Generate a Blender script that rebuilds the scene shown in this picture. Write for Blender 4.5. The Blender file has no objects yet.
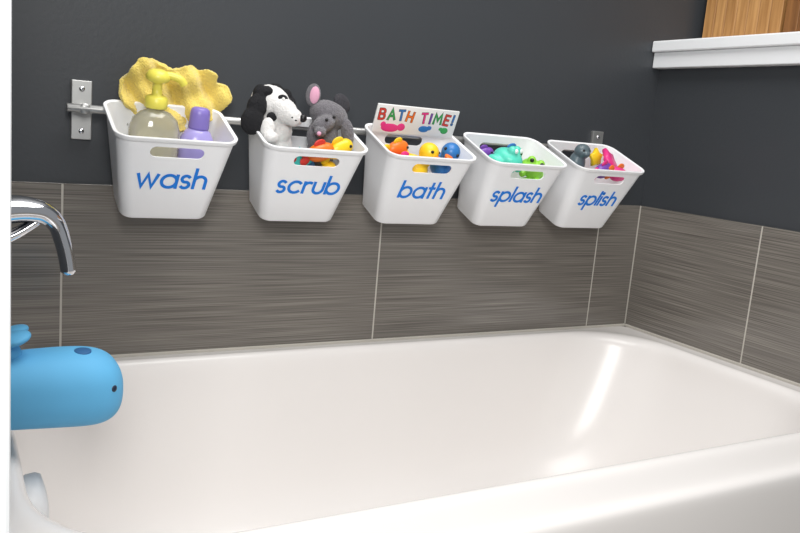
import bpy, bmesh, math, random
from mathutils import Vector, Matrix, Euler
random.seed(4)
S = bpy.context.scene
COL = S.collection
CZ = 0.925           # eye height
def lin(c):
    return tuple(((v/255)/12.92 if v/255 <= 0.04045 else ((v/255+0.055)/1.055)**2.4) for v in c)+(1,)

# ---------------- materials ----------------
def mat(name, rgb, rough=0.5, metal=0.0, var=0.04, vscale=20, bump=0.0, bscale=200, coat=0.0, trans=0.0, sheen=0.0, spec=0.5, bdist=.002):
    m = bpy.data.materials.new(name); m.use_nodes = True
    nt = m.node_tree; b = nt.nodes['Principled BSDF']
    c = lin(rgb)
    tc = nt.nodes.new('ShaderNodeTexCoord')
    n = nt.nodes.new('ShaderNodeTexNoise'); n.inputs['Scale'].default_value = vscale; n.inputs['Detail'].default_value = 3
    nt.links.new(tc.outputs['Object'], n.inputs['Vector'])
    r = nt.nodes.new('ShaderNodeValToRGB')
    r.color_ramp.elements[0].position = 0.3; r.color_ramp.elements[1].position = 0.7
    r.color_ramp.elements[0].color = tuple(max(0, v*(1-var)) for v in c[:3])+(1,)
    r.color_ramp.elements[1].color = tuple(min(1, v*(1+var)) for v in c[:3])+(1,)
    nt.links.new(n.outputs['Fac'], r.inputs['Fac']); nt.links.new(r.outputs['Color'], b.inputs['Base Color'])
    b.inputs['Roughness'].default_value = rough; b.inputs['Metallic'].default_value = metal
    b.inputs['Coat Weight'].default_value = coat; b.inputs['Transmission Weight'].default_value = trans
    b.inputs['Sheen Weight'].default_value = sheen
    b.inputs['Specular IOR Level'].default_value = spec
    if bump > 0:
        n2 = nt.nodes.new('ShaderNodeTexNoise'); n2.inputs['Scale'].default_value = bscale; n2.inputs['Detail'].default_value = 4
        nt.links.new(tc.outputs['Object'], n2.inputs['Vector'])
        bp = nt.nodes.new('ShaderNodeBump'); bp.inputs['Strength'].default_value = bump; bp.inputs['Distance'].default_value = bdist
        nt.links.new(n2.outputs['Fac'], bp.inputs['Height']); nt.links.new(bp.outputs['Normal'], b.inputs['Normal'])
    return m

def tile_mat():
    m = bpy.data.materials.new('striated_tile'); m.use_nodes = True
    nt = m.node_tree; b = nt.nodes['Principled BSDF']
    tc = nt.nodes.new('ShaderNodeTexCoord')
    mp = nt.nodes.new('ShaderNodeMapping'); mp.inputs['Scale'].default_value = (4.0, 4.0, 620)
    nt.links.new(tc.outputs['Object'], mp.inputs['Vector'])
    n = nt.nodes.new('ShaderNodeTexNoise'); n.inputs['Scale'].default_value = 1; n.inputs['Detail'].default_value = 1; n.inputs['Roughness'].default_value = 0.5
    nt.links.new(mp.outputs['Vector'], n.inputs['Vector'])
    r = nt.nodes.new('ShaderNodeValToRGB')
    e = r.color_ramp.elements
    e[0].position = 0.25; e[0].color = lin((90, 85, 80))
    e[1].position = 0.75; e[1].color = lin((142, 136, 128))
    k = e.new(0.5); k.color = lin((115, 110, 104))
    nt.links.new(n.outputs['Fac'], r.inputs['Fac']); nt.links.new(r.outputs['Color'], b.inputs['Base Color'])
    bp = nt.nodes.new('ShaderNodeBump'); bp.inputs['Strength'].default_value = 0.06; bp.inputs['Distance'].default_value = 0.0003
    nt.links.new(n.outputs['Fac'], bp.inputs['Height']); nt.links.new(bp.outputs['Normal'], b.inputs['Normal'])
    b.inputs['Roughness'].default_value = 0.18
    b.inputs['Specular IOR Level'].default_value = .65
    return m

def wood_mat(name, dark, light):
    m = bpy.data.materials.new(name); m.use_nodes = True
    nt = m.node_tree; b = nt.nodes['Principled BSDF']
    tc = nt.nodes.new('ShaderNodeTexCoord')
    mp = nt.nodes.new('ShaderNodeMapping'); mp.inputs['Scale'].default_value = (90, 90, 5)
    nt.links.new(tc.outputs['Object'], mp.inputs['Vector'])
    n = nt.nodes.new('ShaderNodeTexNoise'); n.inputs['Scale'].default_value = 1; n.inputs['Detail'].default_value = 4
    nt.links.new(mp.outputs['Vector'], n.inputs['Vector'])
    r = nt.nodes.new('ShaderNodeValToRGB')
    r.color_ramp.elements[0].position = .3; r.color_ramp.elements[1].position = .7
    r.color_ramp.elements[0].color = lin(dark); r.color_ramp.elements[1].color = lin(light)
    nt.links.new(n.outputs['Fac'], r.inputs['Fac']); nt.links.new(r.outputs['Color'], b.inputs['Base Color'])
    b.inputs['Roughness'].default_value = 0.5
    return m

M_paint = mat('charcoal_paint', (60, 63, 67), 0.45, var=0.03, vscale=3, bump=0.15, bscale=120)
M_tile = tile_mat()
M_grout = mat('grout', (190, 185, 176), 0.8, bump=.3)
M_trim = mat('white_trim_paint', (240, 242, 244), 0.4, var=0.0)
M_floor = mat('floor_vinyl', (150, 145, 138), 0.5)
M_tub = mat('tub_acrylic', (234, 230, 227), 0.24, var=0.01, vscale=2, coat=0.0, spec=.45)
M_basket = mat('white_plastic', (248, 249, 251), 0.35, var=0.01)
M_chrome = mat('chrome', (235, 236, 240), 0.08, 1.0, var=0.01)
M_steel = mat('brushed_steel', (200, 200, 198), 0.36, .85)
M_blue = mat('blue_vinyl', (100, 180, 226), 0.62, var=0.02, spec=.3)
M_bluedk = mat('dark_blue_vinyl', (22, 36, 60), 0.4)
M_bluemid = mat('mid_blue_vinyl', (44, 98, 148), 0.6)
M_letter = mat('blue_letter_vinyl', (34, 128, 226), 0.6, var=0.02, spec=.2)
M_yellow = mat('yellow_terry', (250, 222, 114), 0.98, var=0.08, vscale=260, bump=.8, bscale=500, sheen=.4, bdist=.003)
M_pump = mat('yellow_plastic', (244, 232, 96), 0.35)
M_liquid = mat('soap_plastic', (234, 230, 205), 0.08, var=0.02, coat=.5, trans=.65)
M_lilac = mat('lilac_plastic', (168, 158, 220), 0.3, coat=.3)
M_lilaccap = mat('purple_cap', (138, 122, 200), 0.35)
M_plushw = mat('white_plush', (238, 236, 234), 0.95, bump=.9, bscale=450, sheen=.3, bdist=.003)
M_plushb = mat('black_plush', (20, 20, 24), 0.9, bump=.8, bscale=450)
M_plushg = mat('grey_plush', (112, 109, 114), 0.95, var=.18, vscale=220, bump=1, bscale=450, sheen=.3, bdist=.003)
M_plushdg = mat('dark_grey_plush', (64, 63, 68), 0.95, var=.2, vscale=220, bump=.9, bscale=450)
M_pinkplush = mat('pink_felt', (222, 165, 190), 0.9, bump=.5)
def vinyl(n, c): return mat(n, c, 0.35, var=.02)
V_yel = vinyl('yellow_vinyl', (250, 210, 40)); V_or = vinyl('orange_vinyl', (240, 120, 35)); V_red = vinyl('red_vinyl', (215, 60, 50))
V_blu = vinyl('toy_blue_vinyl', (50, 120, 190)); V_teal = vinyl('teal_vinyl', (60, 190, 180)); V_mint = vinyl('mint_vinyl', (90, 215, 190))
V_lime = vinyl('lime_vinyl', (150, 215, 70)); V_pur = vinyl('purple_vinyl', (120, 70, 170)); V_pink = vinyl('pink_vinyl', (235, 60, 140))
V_grey = vinyl('slate_vinyl', (90, 105, 112)); V_white = vinyl('white_vinyl', (240, 240, 238)); V_blk = vinyl('black_vinyl', (15, 15, 18))
V_green = vinyl('green_vinyl', (50, 165, 85))

# ---------------- helpers ----------------
def newobj(name, me, mats=None, parent=None, mw=None, smooth=True):
    o = bpy.data.objects.new(name, me); COL.objects.link(o)
    if mats is not None:
        if not isinstance(mats, (list, tuple)): mats = [mats]
        for m in mats: me.materials.append(m)
    if parent: o.parent = parent
    if mw is not None: o.matrix_local = mw
    if smooth:
        for p in me.polygons: p.use_smooth = True
    return o
def top(o, label, cat, group=None):
    o['label'] = label; o['category'] = cat
    if group: o['group'] = group
    return o
def T(x=0, y=0, z=0, rx=0, ry=0, rz=0, s=1):
    return Matrix.Translation((x, y, z)) @ Euler((math.radians(rx), math.radians(ry), math.radians(rz))).to_matrix().to_4x4() @ Matrix.Scale(s, 4)
def bm2me(bm, name='m'):
    bmesh.ops.recalc_face_normals(bm, faces=bm.faces)
    me = bpy.data.meshes.new(name); bm.to_mesh(me); bm.free(); return me
def box_bm(bm, x0, x1, y0, y1, z0, z1, bev=0, mi=0, seg=2):
    g = bmesh.ops.create_cube(bm, size=1)
    vs = g['verts']
    for v in vs:
        v.co = Vector(((x0+x1)/2+v.co.x*(x1-x0), (y0+y1)/2+v.co.y*(y1-y0), (z0+z1)/2+v.co.z*(z1-z0)))
    fs = set(f for v in vs for f in v.link_faces)
    for f in fs: f.material_index = mi
    if bev:
        es = set(e for v in vs for e in v.link_edges)
        bmesh.ops.bevel(bm, geom=list(es), offset=bev, segments=seg, affect='EDGES', profile=.5)
def box(name, a, mats, bev=0, parent=None, mw=None):
    bm = bmesh.new(); box_bm(bm, *a, bev=bev)
    return newobj(name, bm2me(bm), mats, parent, mw, smooth=False)
def rrect(x0, x1, y0, y1, r, z, n=8, m=6):
    pts = []
    cs = [(x1-r, y1-r, 0), (x0+r, y1-r, 90), (x0+r, y0+r, 180), (x1-r, y0+r, 270)]
    for i, (cx, cy, a0) in enumerate(cs):
        arc = [(cx+r*math.cos(math.radians(a0+90*k/n)), cy+r*math.sin(math.radians(a0+90*k/n))) for k in range(n+1)]
        pts += arc
        nx = cs[(i+1) % 4]; a1 = math.radians(nx[2])
        q = (nx[0]+r*math.cos(a1), nx[1]+r*math.sin(a1))
        p = arc[-1]
        for k in range(1, m): pts.append((p[0]+(q[0]-p[0])*k/m, p[1]+(q[1]-p[1])*k/m))
    return [Vector((p[0], p[1], z)) for p in pts]
def loft(loops, cap0=True, cap1=True):
    bm = bmesh.new(); L = [[bm.verts.new(p) for p in lp] for lp in loops]
    n = len(L[0])
    for a, b in zip(L[:-1], L[1:]):
        for i in range(n): bm.faces.new((a[i], a[(i+1) % n], b[(i+1) % n], b[i]))
    if cap0: bm.faces.new(L[0])
    if cap1: bm.faces.new(L[-1])
    return bm2me(bm)
def lathe(prof, n=36, sx=1, sy=1):
    loops = []
    for r, z in prof:
        loops.append([Vector((max(r, 1e-4)*math.cos(2*math.pi*i/n)*sx, max(r, 1e-4)*math.sin(2*math.pi*i/n)*sy, z)) for i in range(n)])
    return loft(loops)
def tube(path, radii, n=16, flat=None):
    path = [Vector(p) for p in path]
    if not isinstance(radii, (list, tuple)): radii = [radii]*len(path)
    loops = []; ref = Vector((0, 1, 0))
    for i, p in enumerate(path):
        d = (path[min(i+1, len(path)-1)]-path[max(i-1, 0)]).normalized()
        rf = ref if abs(d.dot(ref)) < .95 else Vector((1, 0, 0))
        a = rf - d*rf.dot(d); a.normalize(); b = d.cross(a)
        fl = flat[i] if flat else 1
        loops.append([p+(a*math.cos(2*math.pi*k/n)+b*math.sin(2*math.pi*k/n)*fl)*radii[i] for k in range(n)])
    return loft(loops)
def catmull(pts, k=8):
    out = []; P = [pts[0]]+list(pts)+[pts[-1]]
    for i in range(1, len(P)-2):
        for j in range(k):
            t = j/k
            out.append(tuple(0.5*((2*b)+(-a+c)*t+(2*a-5*b+4*c-d)*t*t+(-a+3*b-3*c+d)*t**3) for a, b, c, d in zip(P[i-1], P[i], P[i+1], P[i+2])))
    out.append(tuple(pts[-1])); return out
def evalmesh(o):
    dg = bpy.context.evaluated_depsgraph_get(); dg.update()
    me = bpy.data.meshes.new_from_object(o.evaluated_get(dg)); return me
def kill(o):
    d = o.data; bpy.data.objects.remove(o, do_unlink=True)
def blob(ells, voxel=.002, smooth=6, noise=0, nscale=.01):
    """one continuous surface from a list of (cx,cy,cz, rx,ry,rz [,rotx,roty,rotz])"""
    bm = bmesh.new()
    for e in ells:
        rt = e[6:] if len(e) > 6 else (0, 0, 0)
        M = T(e[0], e[1], e[2], *rt) @ Matrix.Diagonal((e[3], e[4], e[5], 1))
        bmesh.ops.create_uvsphere(bm, u_segments=20, v_segments=12, radius=1, matrix=M)
    me = bpy.data.meshes.new('tmp'); bm.to_mesh(me); bm.free()
    o = bpy.data.objects.new('tmp', me); COL.objects.link(o)
    r = o.modifiers.new('r', 'REMESH'); r.mode = 'VOXEL'; r.voxel_size = voxel
    s = o.modifiers.new('s', 'SMOOTH'); s.iterations = smooth; s.factor = .5
    if noise:
        tx = bpy.data.textures.new('cl', 'CLOUDS'); tx.noise_scale = nscale; tx.noise_depth = 2
        d = o.modifiers.new('d', 'DISPLACE'); d.texture = tx; d.strength = noise; d.mid_level = .5; d.texture_coords = 'LOCAL'
    out = evalmesh(o); kill(o); return out
def ball(name, x, y, z, r, m, parent, sc=(1, 1, 1), rot=(0, 0, 0)):
    bm = bmesh.new(); bmesh.ops.create_uvsphere(bm, u_segments=20, v_segments=12, radius=r, matrix=Matrix.Diagonal((*sc, 1)))
    return newobj(name, bm2me(bm), m, parent, T(x, y, z, *rot))
def star_me(R, r, h, n=5):
    def lp(f, z): return [Vector(((R if i % 2 == 0 else r)*f*math.cos(math.pi*i/n+math.pi/2), (R if i % 2 == 0 else r)*f*math.sin(math.pi*i/n+math.pi/2), z)) for i in range(2*n)]
    return loft([lp(.9, -h/2), lp(1, -h/3), lp(1, h/3), lp(.9, h/2)])

# ---------------- room shell ----------------
XR = 1.526; TT = CZ-0.1385
RIM = 0.48
def structure(o): o['kind'] = 'structure'; return o
structure(box('wall_back', (-.12, 2.4, .008, .12, 0, 2.45), M_paint))
structure(box('wall_left', (-.12, -.001, -.80, .008, 0, 2.45), M_paint))
structure(box('wall_right', (XR+.008, 1.98, -.80, .008, 0, CZ+.199), M_paint))
structure(box('floor', (-1.2, 2.4, -2.6, .12, -.05, 0), M_floor))
def tile_band(name, axis, cuts, z0, z1):
    bm = bmesh.new()
    if axis == 'x': box_bm(bm, cuts[0], cuts[-1], .0006, .008, z0, z1-.001, mi=1)
    else: box_bm(bm, XR+.0006, XR+.008, cuts[-1], cuts[0], z0, z1-.001, mi=1)
    g = .0018
    for a, b in zip(cuts[:-1], cuts[1:]):
        lo, hi = min(a, b), max(a, b)
        if axis == 'x': box_bm(bm, lo+g, hi-g, 0, .0075, z0+.001, z1, bev=.0004, mi=0, seg=1)
        else: box_bm(bm, XR, XR+.0075, lo+g, hi-g, z0+.001, z1, bev=.0004, mi=0, seg=1)
    o = newobj(name, bm2me(bm), [M_tile, M_grout], smooth=False); return structure(o)
tile_band('trim_1', 'x', [0.0, .172, .789, 1.394, XR], RIM-.03, TT)
tile_band('trim_2', 'y', [0.0, -.352, -.80], RIM-.03, TT)
bm = bmesh.new()
box_bm(bm, 1.498, 2.02, -.83, .007, CZ+.236, CZ+.262, bev=.003)
box_bm(bm, 1.508, 2.01, -.82, .007, CZ+.199, CZ+.236, bev=.002)
structure(newobj('trim_3', bm2me(bm), M_trim, smooth=False))
structure(box('trim_4', (-.13, .0385, -.862, -.802, 0, 2.45), M_trim, bev=.003))
bm = bmesh.new()
box_bm(bm, 0.003, XR-.003, -.005, -.0005, RIM-.006, RIM+.001, bev=.0015)
box_bm(bm, XR-.005, XR-.0005, -.78, -.005, RIM-.006, RIM+.001, bev=.0015)
box_bm(bm, XR-.0025, XR-.0002, -.0025, -.0002, RIM+.001, TT, bev=.001)
structure(newobj('trim_5', bm2me(bm), M_grout, smooth=False))

# ---------------- bathtub ----------------
X0, X1, YB, YF = 0.002, 1.523, -.002, -.786
L = []
def lp(il, ir, ib, jf, z, r): L.append(rrect(X0+il, X1-ir, YF+jf, YB-ib, r, z, n=10, m=8))
lp(0, 0, 0, 0, 0, .012); lp(0, 0, 0, 0, .40, .012); lp(0, 0, 0, 0, .458, .012)
lp(.001, .001, .001, .003, .470, .013); lp(.004, .004, .004, .012, RIM-.004, .015); lp(.012, .012, .010, .026, RIM-.002, .025)
lp(.050, .048, .032, .080, RIM-.002, .13); lp(.058, .058, .040, .088, RIM+.003, .15); lp(.068, .068, .050, .098, RIM+.004, .17); lp(.076, .077, .058, .106, RIM-.004, .18); lp(.079, .082, .0615, .110, RIM-.018, .185); lp(.081, .088, .064, .112, RIM-.05, .19)
lp(.090, .125, .074, .124, RIM-.14, .20); lp(.104, .175, .088, .138, RIM-.23, .19)
lp(.130, .24, .112, .162, RIM-.30, .17); lp(.19, .34, .17, .215, RIM-.342, .14); lp(.26, .41, .22, .265, RIM-.352, .10); lp(.38, .52, .295, .34, RIM-.354, .04)
me = loft(L)
tub = newobj('bathtub', me, M_tub)
ms = tub.modifiers.new('sub', 'SUBSURF'); ms.levels = 2; ms.render_levels = 2
top(tub, 'glossy white alcove bathtub with wide rolled rim', 'bathtub')
ov = newobj('overflow_cover', lathe([(0.0, -.01), (.034, -.01), (.037, .003), (.037, .014), (.033, .020), (.015, .023), (0, .023)]), M_trim, tub, T(.090, -.387, .404, 0, 82, 0))
ov['label'] = 'round white overflow cover'
newobj('drain', lathe([(0, 0), (.03, 0), (.03, .003), (.024, .005), (0, .004)]), M_chrome, tub, T(.34, -.39, RIM-.3535))

# ---------------- chrome tap lever ----------------
fy = -.387
tapM = T(0.0, fy, .775, 0, 90, 0)
tap = newobj('shower_handle', lathe([(0, 0), (.045, 0), (.047, .004), (.044, .009), (.03, .014), (.026, .03), (0, .03)]), M_chrome, None, tapM)
top(tap, 'chrome curved lever handle fixed to the tub end wall', 'tap')
p = catmull([(.020, 0, .782), (.050, 0, .787), (.080, 0, .790), (.104, 0, .786), (.119, 0, .773), (.1275, 0, .750), (.1325, 0, .728), (.1350, 0, .709)])
n = len(p); rad = []; flt = []
for i in range(n):
    t = i/(n-1)
    if t < .45: u = t/.45; rad.append(.038*(1-u)+.019*u); flt.append(.52+.18*u)
    elif t < .62: u = (t-.45)/.17; rad.append(.019-.005*u); flt.append(.70+.05*u)
    else: u = (t-.62)/.38; rad.append(.014-.001*u if u < .93 else .010); flt.append(.75)
newobj('lever', tube(p, rad, 24, flt), M_chrome, tap, tapM.inverted() @ T(0, fy, 0))
q = catmull([(.018, 0, .745), (.045, 0, .748), (.072, 0, .759), (.098, 0, .776)])
newobj('lever_brace', tube(q, [.018*(1-.4*i/(len(q)-1)) for i in range(len(q))], 16, [.55]*len(q)), M_chrome, tap, tapM.inverted() @ T(0, fy, 0))

# ---------------- whale spout cover ----------------
wz = CZ-.366
def sup(r, a, e=2.5):
    c, s = math.cos(a), math.sin(a)
    return r*math.copysign(abs(c)**(2/e), c), r*math.copysign(abs(s)**(2/e), s)
sec = [(.003, .040, .001), (.006, .0445, .001), (.04, .0465, .001), (.08, .0485, .001), (.12, .0503, .001), (.150, .0508, .0), (.168, .0495, -.001), (.182, .0455, -.002), (.192, .0385, -.003), (.199, .0285, -.004), (.203, .016, -.004), (.2042, .004, -.004)]
loops = []
for x, r, zc in sec:
    loops.append([Vector((x, sup(r, 2*math.pi*k/48)[0], zc+sup(r, 2*math.pi*k/48)[1])) for k in range(48)])
whale = top(newobj('spout_cover', loft(loops), M_blue, None, T(0, fy, wz)), 'light blue rubber whale-shaped cover over the tub spout', 'spout cover')
ms = whale.modifiers.new('s', 'SUBSURF'); ms.levels = 1; ms.render_levels = 2
tl = blob([(.062, 0, .045, .020, .020, .024), (.062, 0, .062, .013, .014, .016), (.072, -.016, .072, .020, .020, .0075, 0, -18, 15), (.072, .016, .072, .020, .020, .0075, 0, -18, -15)], .0016, 5)
newobj('tail_fluke', tl, M_blue, whale)
bh = newobj('blowhole', lathe([(0, -.003), (.0105, -.003), (.0105, .0008), (.009, .0014), (0, .0010)]), M_bluemid, whale, T(.152, -.010, .0497, 7, 0, 0))
bh['label'] = 'oval dark blue blowhole'
ball('eye', .185, -.0385, .006, .0058, M_bluedk, whale, (1, .9, 1), (0, 0, 45))
ball('eye', .185, .0385, .006, .0058, M_bluedk, whale, (1, .9, 1), (0, 0, -45))

# ---------------- rail ----------------
RZ = CZ-.011; RY = -.036
rail = bpy.data.objects.new('wall_rail', None); COL.objects.link(rail); rail.location = (.20, 0, RZ)
top(rail, 'brushed steel hanging rail screwed to the charcoal wall', 'rail')
newobj('bar', lathe([(0, 0), (.0062, 0), (.0068, .001), (.0068, 1.189), (.0062, 1.19), (0, 1.19)], 20), M_steel, rail, T(-.028, RY, 0, 0, 90, 0))
for bx in (0.0, 1.155):
    br = box('bracket', (-.0165, .0165, -.0, .008, -.052, .046), M_steel, bev=.0015, parent=rail, mw=T(bx, 0, 0))
    newobj('post', lathe([(0, 0), (.008, 0), (.008, .03), (.0088, .031), (.0088, .042), (.008, .043), (0, .043)], 20), M_steel, br, T(0, .001, 0, 90, 0, 0))
    for sz in (-.038, .032):
        newobj('screw', lathe([(0, 0), (.0048, 0), (.0044, .0018), (.002, .0026), (0, .0026)], 16), M_chrome, br, T(0, 0, sz, 90, 0, 0))

# ---------------- baskets ----------------
W = .191; D = .138; H = .160; TB = .024; TW = .024; THK = .0024; TH = 22.0
BY = -.049; BZ = CZ+.007
def bl(inset, z, extra=0, r=.023):
    f = -z/H
    ix = TW*f+inset-extra; iy = TB*f+inset-extra
    return rrect(-W/2+ix, W/2-ix, -D+iy, -iy, max(r-inset+extra-.003*f, .004), z, n=8, m=6)
loops = [bl(.006, -H, 0), bl(.002, -H+.0012), bl(0, -H+.004), bl(0, -H*.5), bl(0, -.009), bl(0, -.0075), bl(0, -.0072, .0032), bl(0, -.0065, .0036), bl(0, -.0010, .0038), bl(0, 0, .0030),
         bl(0, 0, .0), bl(THK, -.0012), bl(THK, -H*.5), bl(THK, -H+.008), bl(THK+.005, -H+THK+.0005), bl(.03, -H+THK)]
me = loft(loops)
tmp = newobj('tmp', me, M_basket)
def slot(hw, hh, y):
    pts = []
    for k in range(9): a = math.radians(-90+180*k/8); pts.append(Vector((hw-hh+hh*math.cos(a), y, hh*math.sin(a))))
    for k in range(9): a = math.radians(90+180*k/8); pts.append(Vector((-hw+hh+hh*math.cos(a), y, hh*math.sin(a))))
    return pts
cut = newobj('cut', loft([slot(.043, .0098, -.5), slot(.043, .0098, .5)]), M_basket, None, T(0, 0, -.0265))
bo = tmp.modifiers.new('b', 'BOOLEAN'); bo.operation = 'DIFFERENCE'; bo.object = cut; bo.solver = 'EXACT'
BME = evalmesh(tmp); kill(tmp); kill(cut)
for pgn in BME.polygons: pgn.use_smooth = True
try: BME.set_sharp_from_angle(angle=math.radians(35))
except Exception as e: print(e)

def arc(cx, cy, r, a0, a1, n=20, sx=1): return [(cx+r*sx*math.cos(math.radians(a0+(a1-a0)*k/n)), cy+r*math.sin(math.radians(a0+(a1-a0)*k/n))) for k in range(n+1)]
G = {
 'w': (1.3, [[(0, 1), (.32, 0), (.65, 1), (.98, 0), (1.3, 1)]]),
 'a': (1.0, [arc(.5, .5, .5, 0, 360, 32), [(1, 1.02), (1, -.02)]]),
 's': (.6, [arc(.3, .745, .255, 35, 270, 16, 1.05)+arc(.3, .255, .255, 90, -145, 16, 1.1)[1:]]),
 'h': (.78, [[(0, 1.6), (0, 0)], arc(.39, .6, .39, 180, 0)+[(.78, 0)]]),
 'c': (.9, [arc(.5, .5, .5, 45, 315, 26)]),
 'r': (.5, [[(0, 1), (0, 0)], arc(.36, .6, .36, 180, 62, 12)]),
 'u': (.78, [[(0, 1)]+arc(.39, .4, .39, 180, 360)+[(.78, 1)]]),
 'b': (1.0, [[(0, 1.6), (0, 0)], arc(.5, .5, .5, 0, 360, 32)]),
 't': (.5, [[(.24, 1.5), (.24, 0)], [(0, 1), (.5, 1)]]),
 'p': (1.0, [[(0, 1), (0, -.6)], arc(.5, .5, .5, 0, 360, 32)]),
 'l': (.02, [[(0, 1.6), (0, 0)]]),
 'i': (.02, [[(0, 1), (0, 0)], arc(0, 1.38, .06, 0, 360, 10)]),
 'B': (.66, [[(0, 0), (0, 1)], [(0, 1)]+arc(.36, .76, .24, 90, -90, 10)+[(0, .52)], [(0, .52)]+arc(.38, .26, .26, 90, -90, 10)+[(0, 0)]]),
 'A': (.80, [[(0, 0), (.4, 1), (.8, 0)], [(.16, .36), (.64, .36)]]),
 'T': (.70, [[(0, 1), (.7, 1)], [(.35, 1), (.35, 0)]]),
 'H': (.70, [[(0, 0), (0, 1)], [(.7, 0), (.7, 1)], [(0, .5), (.7, .5)]]),
 'I': (.10, [[(.05, 0), (.05, 1)]]),
 'M': (.95, [[(0, 0), (.1, 1), (.475, .35), (.85, 1), (.95, 0)]]),
 'E': (.60, [[(.6, 1), (0, 1), (0, 0), (.6, 0)], [(0, .52), (.5, .52)]]),
 '!': (.10, [[(.06, 1), (.05, .32)], arc(.05, .05, .03, 0, 360, 8)]),
 ' ': (.25, []),
}
def ribbon(bm, P, sw, mi=0, z=0):
    n = len(P); closed = (P[0]-P[-1]).length < 1e-6
    Ls = []; Rs = []
    for i in range(n):
        if closed: d0 = (P[i]-P[i-1 if i > 0 else n-2]); d1 = (P[i+1 if i < n-1 else 1]-P[i])
        else: d0 = P[i]-P[max(i-1, 0)]; d1 = P[min(i+1, n-1)]-P[i]
        if d0.length < 1e-9: d0 = d1
        if d1.length < 1e-9: d1 = d0
        d0 = d0.normalized(); d1 = d1.normalized(); t = (d0+d1).normalized()
        nn = Vector((-t.y, t.x)); k = 1/max(.45, nn.dot(Vector((-d0.y, d0.x))))
        q = P[i].copy()
        if not closed and i == 0: q -= d1*sw*.3
        if not closed and i == n-1: q += d0*sw*.3
        Ls.append(q+nn*sw/2*k); Rs.append(q-nn*sw/2*k)
    vl = [bm.verts.new((q.x, q.y, z)) for q in Ls]; vr = [bm.verts.new((q.x, q.y, z)) for q in Rs]
    for i in range(n-1):
        f = bm.faces.new((vr[i], vr[i+1], vl[i+1], vl[i])); f.material_index = mi
def word_me(word, xh, sw, slant=0.06, gap=.29, jit=None, cols=None, th=.0004, xs=1.0):
    tot = sum(G[c][0] for c in word)+gap*(len(word)-1)
    bm = bmesh.new(); x = -tot/2; rs = random.Random(5)
    for ci, c in enumerate(word):
        w, strokes = G[c]
        ja = math.radians(rs.uniform(-1, 1)*jit) if jit else 0; jz = rs.uniform(-.05, .05) if jit else 0
        for si, st in enumerate(strokes):
            P = []
            for px, py in st:
                a, b = px-w/2, py-.5
                a, b = a*math.cos(ja)-b*math.sin(ja), a*math.sin(ja)+b*math.cos(ja)+jz
                P.append(Vector(((x+w/2+a+slant*py)*xs, b))*xh)
            ribbon(bm, P, sw, cols[ci] if cols else 0, z=.00003*si)
        x += w+gap
    bmesh.ops.recalc_face_normals(bm, faces=bm.faces)
    bmesh.ops.solidify(bm, geom=bm.faces[:], thickness=th)
    return bm2me(bm)
up = Vector((0, -TB, H)).normalized(); nrm = Vector((1, 0, 0)).cross(up)
def panel(x, d, off):
    o = Vector((x, -D, 0)) - up*d + nrm*off
    return Matrix((( 1, up.x, nrm.x, o.x), (0, up.y, nrm.y, o.y), (0, up.z, nrm.z, o.z), (0, 0, 0, 1)))
words = ['wash', 'scrub', 'bath', 'splash', 'splish']
labs = ['soap and mitt', 'plush puppets', 'book and ducks', 'mint toys', 'pink toys']
CX = [.322, .563, .799, 1.0275, 1.251]
XH = [.0242, .0236, .0233, .0226, .0226]
BM = []
for i, wd in enumerate(words):
    mw = T(CX[i], BY, BZ-.0007*i, TH, 0, 0)
    BM.append(mw)
    b = newobj('basket', BME, None, None, mw, smooth=False)
    top(b, f'white plastic basket with word {wd} holding {labs[i]}', 'basket', 'white baskets hanging on the rail')
    newobj('lettering', word_me(wd, XH[i], .0054), M_letter, b, panel(-.0015, .082, .0009), smooth=False)['label'] = f'blue vinyl word {wd}'
    for hx in (-.055, .055):
        ry = RY-BY; rz = RZ-BZ
        th = math.radians(-TH); ly = ry*math.cos(th)-rz*math.sin(th); lz = ry*math.sin(th)+rz*math.cos(th)
        pts = [(hx, ly+.0095*math.cos(a), lz+.0095*math.sin(a)) for a in [math.radians(-40+20*k) for k in range(11)]]
        pts += [(hx, ly-.0105, lz-.012), (hx, ly-.014, lz-.018)]
        newobj('hook', tube(pts, .0014, 8), M_steel, b)

# ---------------- contents ----------------
def inb(i, x, y, z, rx=0, ry=0, rz=0, s=1): return BM[i] @ T(x, y, z, rx, ry, rz, s)
M = inb(0, -.022, -.080, -.134, -12, 0, 0)
sb = newobj('soap_bottle', lathe([(0, 0), (.034, 0), (.038, .003), (.040, .01), (.041, .09), (.041, .115), (.036, .132), (.024, .143), (.014, .147), (.0135, .152), (0, .152)], 40, 1, .66), M_liquid, None, M)
top(sb, 'clear soap bottle with yellow pump, in the wash basket', 'bottle')
pm = newobj('pump', lathe([(0, .150), (.017, .150), (.018, .152), (.018, .166), (.015, .169), (.008, .171), (.0075, .190), (.014, .192), (.019, .196), (.0195, .202), (.015, .209), (.008, .212), (0, .212)], 32), M_pump, sb)
pm['label'] = 'yellow pump head'
newobj('nozzle', tube(catmull([(0, 0, .202), (.018, -.004, .204), (.034, -.008, .200), (.041, -.009, .192)]), .0065, 14), M_pump, pm)
M = inb(0, .044, -.084, -.124, -14, 3, 0)
pb = newobj('shampoo_bottle', lathe([(0, 0), (.020, 0), (.024, .004), (.027, .03), (.029, .07), (.028, .095), (.021, .108), (.015, .113), (0, .113)], 36, 1, .85), M_lilac, None, M)
top(pb, 'lilac shampoo bottle with purple cap, in the wash basket', 'bottle')
newobj('cap', lathe([(0, .112), (.0165, .112), (.0175, .115), (.0165, .138), (.015, .145), (.011, .148), (0, .149)], 32, 1, .9), M_lilaccap, pb)
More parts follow.
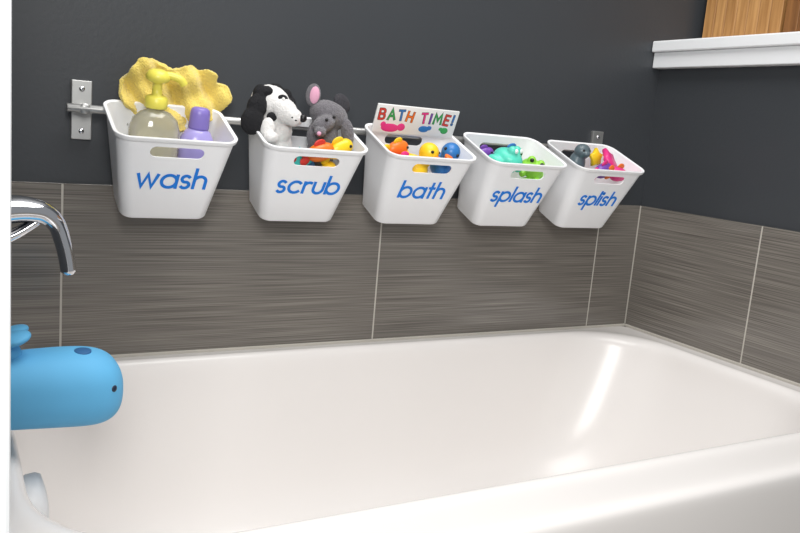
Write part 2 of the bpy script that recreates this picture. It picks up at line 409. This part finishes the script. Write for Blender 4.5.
def cloth(outline, cx, cz, y0, thick, seed):
    """bunched ruffled terry sheet"""
    NR, NA = 24, 220
    def rad(a):
        pts = sorted(outline); a %= 360
        for k in range(len(pts)):
            a0, r0 = pts[k]; a1, r1 = pts[(k+1) % len(pts)]
            if a1 <= a0: a1 += 360
            aa = a if a >= a0 else a+360
            if a0 <= aa <= a1:
                t = (aa-a0)/(a1-a0); t = t*t*(3-2*t); return r0+(r1-r0)*t
        return pts[0][1]
    bm = bmesh.new(); V = []
    def yd(x, z):
        u = (x-cx)*60; v = (z-cz)*60
        s = math.sin(u*1.5+v*.8+seed); s = math.copysign(abs(s)**.7, s)
        return .0075*s+.0045*math.sin(v*1.9-u*.9+2)+.0035*math.sin(u*3.1+v*1.9)
    c = bm.verts.new((cx, y0+yd(cx, cz), cz))
    for i in range(1, NR+1):
        f = i/NR; row = []
        for j in range(NA):
            a = 360*j/NA; r = rad(a)*f*(1+.012*f*math.sin(math.radians(a*23+seed)))
            ar = math.radians(a); x = cx+r*math.cos(ar); z = cz+r*math.sin(ar)
            row.append(bm.verts.new((x, y0+yd(x, z)-.004*f**4, z)))
        V.append(row)
    for j in range(NA): bm.faces.new((c, V[0][j], V[0][(j+1) % NA]))
    for i in range(NR-1):
        for j in range(NA): bm.faces.new((V[i][j], V[i+1][j], V[i+1][(j+1) % NA], V[i][(j+1) % NA]))
    me = bm2me(bm); o = bpy.data.objects.new('t', me); COL.objects.link(o)
    s = o.modifiers.new('s', 'SOLIDIFY'); s.thickness = thick; s.offset = 0
    r = o.modifiers.new('r', 'REMESH'); r.mode = 'VOXEL'; r.voxel_size = .0013
    sm = o.modifiers.new('sm', 'SMOOTH'); sm.iterations = 3
    tx = bpy.data.textures.new('cl2', 'CLOUDS'); tx.noise_scale = .0024; tx.noise_depth = 1
    d = o.modifiers.new('d', 'DISPLACE'); d.texture = tx; d.strength = .0021; d.texture_coords = 'LOCAL'
    out = evalmesh(o); kill(o); return out
out1 = [(0, .094), (10, .104), (20, .100), (28, .086), (36, .090), (44, .086), (52, .072), (60, .073), (70, .066), (82, .056), (96, .054), (108, .064), (120, .078), (133, .086), (148, .084), (165, .086), (182, .084), (200, .068), (215, .055), (270, .05), (325, .06), (345, .080)]
me = cloth(out1, .337, .938, -.047, .008, 1.0)
top(newobj('bath_mitt', me, M_yellow), 'bunched yellow terry washing mitt in the wash basket', 'mitt')

# dog puppet : head tipped, short muzzle
DX = -.012
ox, oy, oz = .525, -.09, .87
def rel(e): return tuple([e[0]-ox, e[1]-oy, e[2]-oz]+list(e[3:]))
dog = newobj('dog_puppet', blob([rel(e) for e in [(.510, -.092, .948, .036, .030, .031, 0, 15, 0), (.528, -.112, .936, .027, .024, .022, 0, 35, 0), (.540, -.124, .927, .019, .019, .016, 0, 35, 0), (.516, -.092, .920, .030, .026, .03), (.524, -.088, .90, .030, .028, .03), (.528, -.085, .865, .030, .026, .05),
      (.496, -.124, .903, .013, .012, .020), (.498, -.137, .890, .013, .013, .010)]], .0018, 9, .002, .006), M_plushw, None, T(ox+DX, oy, oz+.003))
top(dog, 'white plush dog puppet with black ears in scrub basket', 'plush toy')
newobj('ear', blob([rel((.486, -.106, .960, .014, .013, .018)), rel((.478, -.114, .938, .018, .011, .024, 0, 15, 0)), rel((.470, -.118, .914, .021, .011, .024, 0, 8, 0)), rel((.496, -.108, .966, .012, .012, .010))], .0016, 6, .002, .006), M_plushb, dog)['label'] = 'black floppy ear'
newobj('ear', blob([rel((.522, -.078, .974, .014, .014, .009)), rel((.540, -.080, .962, .014, .013, .014)), rel((.550, -.086, .944, .011, .011, .019))], .0016, 6, .002, .006), M_plushb, dog)['label'] = 'black floppy ear'
for q in [(.522, -.119, .955, .0085), (.504, -.119, .924, .008), (.534, -.140, .926, .002), (.540, -.141, .922, .002)]:
    ball('spot', q[0]-ox, q[1]-oy, q[2]-oz, q[3], M_plushb, dog, (1.2, .6, 1))
ball('nose', .554-ox, -.138-oy, .926-oz, .007, V_blk, dog)
ball('eye', .521-ox, -.1255-oy, .956-oz, .0028, V_white, dog)
# mouse puppet, slumped
ox, oy, oz = .615, -.09, .87
mo = newobj('mouse_puppet', blob([rel(e) for e in [(.624, -.090, .939, .038, .028, .026, 0, 16, 0), (.604, -.116, .922, .022, .020, .015, 0, -28, 0), (.592, -.130, .908, .011, .012, .009), (.615, -.088, .90, .030, .024, .035), (.615, -.083, .868, .026, .024, .038),
      (.654, -.112, .910, .012, .011, .026, 0, -10, 0)]], .0016, 7, .002, .005), M_plushg, None, T(ox+DX, oy, oz))
top(mo, 'grey plush mouse puppet with pink inner ear', 'plush toy')
e1 = newobj('ear', blob([rel((.590, -.092, .972, .014, .0055, .021, 0, 5, -20))], .0015, 2), M_plushg, mo)
newobj('inner_ear', blob([rel((.591, -.0955, .972, .0095, .0045, .016, 0, 5, -20))], .0012, 2), M_pinkplush, e1)
e2 = newobj('ear', blob([rel((.648, -.092, .962, .022, .006, .016, 0, 35, 15))], .0015, 2), M_plushdg, mo)
ball('nose', .585-ox, -.141-oy, .905-oz, .004, M_pinkplush, mo)
ball('eye', .601-ox, -.134-oy, .930-oz, .003, V_blk, mo); ball('eye', .618-ox, -.127-oy, .936-oz, .003, V_blk, mo)

GT = 'bath toys in the baskets'
def fish(i, m, m2, M_, label):
    f = newobj('fish_toy', blob([(0, 0, 0, .026, .015, .017), (.012, 0, 0, .016, .014, .015)], .0018, 4), m, None, M_)
    top(f, label, 'bath toy', GT)
    newobj('tail_fin', blob([(-.030, 0, .008, .011, .004, .009, 0, 30, 0), (-.030, 0, -.008, .011, .004, .009, 0, -30, 0)], .0012, 3), m2, f)
    newobj('fin', blob([(0, 0, .018, .012, .003, .008)], .0012, 2), m2, f)
    ball('eye', .018, -.012, .004, .003, V_blk, f); ball('eye', .018, .012, .004, .003, V_blk, f)
    return f
def duck(m, mb, M_, label):
    d = newobj('rubber_duck', blob([(0, 0, .021, .029, .021, .021), (-.024, 0, .034, .012, .009, .009, 0, 30, 0), (.016, 0, .040, .012, .012, .014), (.018, 0, .055, .0175, .0165, .017), (-.004, -.017, .026, .016, .006, .010), (-.004, .017, .026, .016, .006, .010)], .0016, 5), m, None, M_)
    top(d, label, 'rubber duck', 'rubber ducks in the basket')
    newobj('beak', blob([(.037, 0, .053, .009, .008, .003), (.036, 0, .0495, .007, .007, .0025)], .001, 3), mb, d)
    ball('eye', .029, -.0115, .060, .0028, V_blk, d); ball('eye', .029, .0115, .060, .0028, V_blk, d)
    return d
fish(1, V_or, V_red, inb(1, .012, -.112, -.018, 0, -15, 10), 'orange fish bath toy under the puppets')
fish(1, V_blu, V_red, inb(1, -.005, -.095, -.055, 0, 20, 30), 'blue fish bath toy under the puppets')
fish(1, V_yel, V_yel, inb(1, .052, -.102, -.014, 0, -25, 10), 'yellow fish bath toy beside the grey puppet')
top(newobj('starfish_toy', star_me(.028, .015, .014), V_teal, None, inb(1, -.024, -.108, -.042, 80, 0, -10)), 'turquoise starfish bath toy behind the basket slot', 'bath toy', GT)
top(newobj('bath_boat', blob([(0, 0, 0, .030, .018, .012), (0, 0, .014, .014, .012, .012)], .0018, 4), V_yel, None, inb(1, .040, -.104, -.064, 0, 0, 5)), 'yellow toy boat beneath the plush puppets', 'bath toy', GT)

# basket 3
bm = bmesh.new(); box_bm(bm, -.0915, .0915, -.0022, .0022, 0, .057, bev=.001, seg=2)
book = newobj('bath_book', bm2me(bm), V_white, None, inb(2, .001, -.030, -.003))
top(book, 'thin white bath book titled BATH TIME! in coloured capitals', 'book')
cover_cols = [V_red, V_blu, V_green, V_or, V_pink, V_pur]
ci = [0, 2, 1, 3, 0, 4, 5, 2, 0, 1]
newobj('title_outline', word_me('BATH TIME!', .0200, .0052, 0, .42, 6, [0]*10, .0001, .89), [V_blk], book, T(-.001, -.0024, .037, 90, 0, 0), smooth=False)
newobj('book_title', word_me('BATH TIME!', .0200, .0036, 0, .42, 6, ci, .0001, .89), cover_cols, book, T(-.001, -.0027, .037, 90, 0, 0), smooth=False)
newobj('cover_picture', blob([(-.02, 0, 0, .020, .0012, .009), (.004, 0, .003, .009, .0012, .008), (-.036, 0, .006, .006, .0012, .006)], .0009, 2), V_pink, book, T(-.035, -.0022, .011))
newobj('cover_picture', blob([(0, 0, 0, .012, .0012, .007), (.012, 0, .003, .006, .0012, .005)], .0009, 2), V_blu, book, T(.020, -.0022, .014))
newobj('cover_picture', blob([(0, 0, 0, .009, .0012, .007), (-.009, 0, .003, .005, .0012, .004)], .0009, 2), V_green, book, T(.068, -.0022, .014))
duck(V_yel, V_or, inb(2, -.020, -.092, -.068, -14, 0, -60, 1.14), 'yellow rubber duck with orange beak by the book')
duck(V_blu, V_or, inb(2, .047, -.082, -.062, -14, 0, -125, 1.14), 'blue rubber duck with orange beak by the book')
fish(2, V_or, V_yel, inb(2, -.053, -.078, -.014, 0, -10, 15, .9), 'orange fish bath toy in the bath basket')
fish(2, V_pink, V_pink, inb(2, -.052, -.108, -.026, 0, 5, 5, .8), 'pink fish bath toy in the bath basket')
top(newobj('toy_ball', blob([(0, 0, 0, .024, .024, .024)], .002, 2), V_red, None, inb(2, -.040, -.07, -.130)), 'red rubber ball at the bottom of bath basket', 'ball')

# basket 4
def frog(m, m2, M_, label):
    f = newobj('frog_toy', blob([(0, 0, 0, .028, .024, .018), (.006, -.010, .016, .009, .009, .010), (.006, .010, .016, .009, .009, .010), (-.012, -.022, -.008, .016, .009, .009), (-.012, .022, -.008, .016, .009, .009), (.018, -.016, -.012, .009, .007, .007), (.018, .016, -.012, .009, .007, .007)], .0018, 4), m, None, M_)
    top(f, label, 'bath toy', GT)
    ball('eye', .013, -.011, .019, .0042, m2, f); ball('eye', .013, .011, .019, .0042, m2, f); return f
frog(V_mint, V_white, inb(3, -.028, -.090, -.012, -10, 0, -60, 1.15), 'mint green frog bath toy in the splash basket')
frog(V_lime, V_blk, inb(3, .040, -.092, -.030, -10, 0, -120, 1.05), 'lime green frog bath toy in the splash basket')
fish(3, V_pur, V_pur, inb(3, -.060, -.050, -.022, 0, -20, -10, .75), 'purple fish bath toy in the splash basket')
fish(3, V_teal, V_blu, inb(3, .008, -.05, -.02, 0, -15, 0), 'turquoise fish bath toy in the splash basket')
top(newobj('stacking_cup', lathe([(0, 0), (.022, 0), (.024, .003), (.030, .045), (.032, .047), (.030, .048), (.028, .045), (.022, .004), (0, .004)]), V_yel, None, inb(3, -.02, -.07, -.154)), 'yellow stacking cup at the bottom of splash basket', 'cup')
top(newobj('starfish_toy', star_me(.030, .015, .012), V_lime, None, inb(3, .035, -.107, -.058, 80, 0, 0)), 'lime starfish bath toy behind the basket slot', 'bath toy', GT)

# basket 5
seal = newobj('seal_toy', blob([(0, 0, 0, .020, .018, .030), (.004, -.006, .030, .019, .017, .017), (.004, -.020, .027, .009, .009, .007), (-.016, 0, -.018, .016, .014, .012)], .0018, 4), V_grey, None, inb(4, -.040, -.062, -.026, -14, 0, 0))
top(seal, 'slate grey seal bath toy in the splish basket', 'bath toy', GT)
ball('eye', -.004, -.019, .034, .003, V_blk, seal); ball('eye', .012, -.019, .034, .003, V_blk, seal)
top(newobj('starfish_toy', star_me(.030, .020, .012), V_pink, None, inb(4, .044, -.070, -.008, 40, 5, 35)), 'hot pink starfish bath toy in the splish basket', 'bath toy', GT)
fish(4, V_pur, V_pink, inb(4, .004, -.100, -.020, 0, -10, 20), 'purple fish bath toy in the splish basket')
top(newobj('starfish_toy', star_me(.022, .014, .010), V_yel, None, inb(4, .010, -.060, -.008, 65, 0, 10)), 'small yellow starfish bath toy in the splish basket', 'bath toy', GT)
fish(4, V_pink, V_or, inb(4, .046, -.104, -.024, 0, 10, 10), 'pink fish bath toy in the splish basket')
frog(V_teal, V_blk, inb(4, -.040, -.090, -.064, -10, 0, -90), 'turquoise frog bath toy in the splish basket')
top(newobj('stacking_cup', lathe([(0, 0), (.022, 0), (.024, .003), (.030, .045), (.032, .047), (.030, .048), (.028, .045), (.022, .004), (0, .004)]), V_red, None, inb(4, .02, -.07, -.154)), 'red stacking cup at the bottom of splish basket', 'cup')

# ---------------- wooden boxes on ledge ----------------
WD = wood_mat('bamboo_brown', (150, 104, 56), (200, 152, 96)); WL = wood_mat('bamboo_dark', (104, 66, 34), (146, 100, 56))
def wbox(y0, y1, x0, m, label):
    z0 = CZ+.2625
    root = bpy.data.objects.new('wooden_box', None); COL.objects.link(root); root.location = (x0, (y0+y1)/2, z0)
    top(root, label, 'box'); h = .30; w = y1-y0; d = .26
    bm = bmesh.new(); k = 7
    for j in range(k):
        a = -w/2+w*j/k; box_bm(bm, 0, .012, a+.0006, a+w/k-.0006, .0, h, bev=.001, seg=1)
    newobj('front_panel', bm2me(bm), m, root, smooth=False)
    bm = bmesh.new(); box_bm(bm, .012, d, -w/2, -w/2+.012, 0, h); box_bm(bm, .012, d, w/2-.012, w/2, 0, h); box_bm(bm, d-.012, d, -w/2+.012, w/2-.012, 0, h); box_bm(bm, .012, d-.012, -w/2+.012, w/2-.012, 0, .012)
    newobj('box_body', bm2me(bm), m, root, smooth=False)
wbox(-.232, -.015, 1.64, WD, 'light brown bamboo box standing on the white ledge')
wbox(-.48, -.238, 1.642, WL, 'darker brown wooden box standing on the white ledge')

# ---------------- camera ----------------
cam = bpy.data.cameras.new('camera'); co = bpy.data.objects.new('camera', cam); COL.objects.link(co)
F = Vector((.494, .855, -.169)).normalized(); R = Vector((.870, -.486, .085)); R = (R-F*R.dot(F)).normalized(); U = R.cross(F)
m = Matrix(((R.x, U.x, -F.x, 0), (R.y, U.y, -F.y, -1.457), (R.z, U.z, -F.z, CZ), (0, 0, 0, 1)))
co.matrix_world = m; cam.sensor_width = 36; cam.lens = 36.0; cam.clip_start = .01
S.camera = co
# ---------------- lights ----------------
def area(loc, tgt, size, en, col=(1, 1, 1)):
    l = bpy.data.lights.new('lamp', 'AREA'); l.energy = en; l.size = size; l.color = col
    o = bpy.data.objects.new('lamp', l); COL.objects.link(o); o.location = loc
    o.rotation_euler = (Vector(tgt)-Vector(loc)).to_track_quat('-Z', 'Y').to_euler(); return o
area((-.15, -1.85, 1.45), (.65, -.1, .88), .60, 23, (1, .99, .97))
area((.70, -.65, 2.4), (.75, -.45, 0), 1.2, 28, (1, .985, .97))
w = bpy.data.worlds.new('world'); S.world = w; w.use_nodes = True
bg = w.node_tree.nodes['Background']; bg.inputs[0].default_value = (.94, .97, 1, 1); bg.inputs[1].default_value = .28
S.view_settings.view_transform = 'Standard'
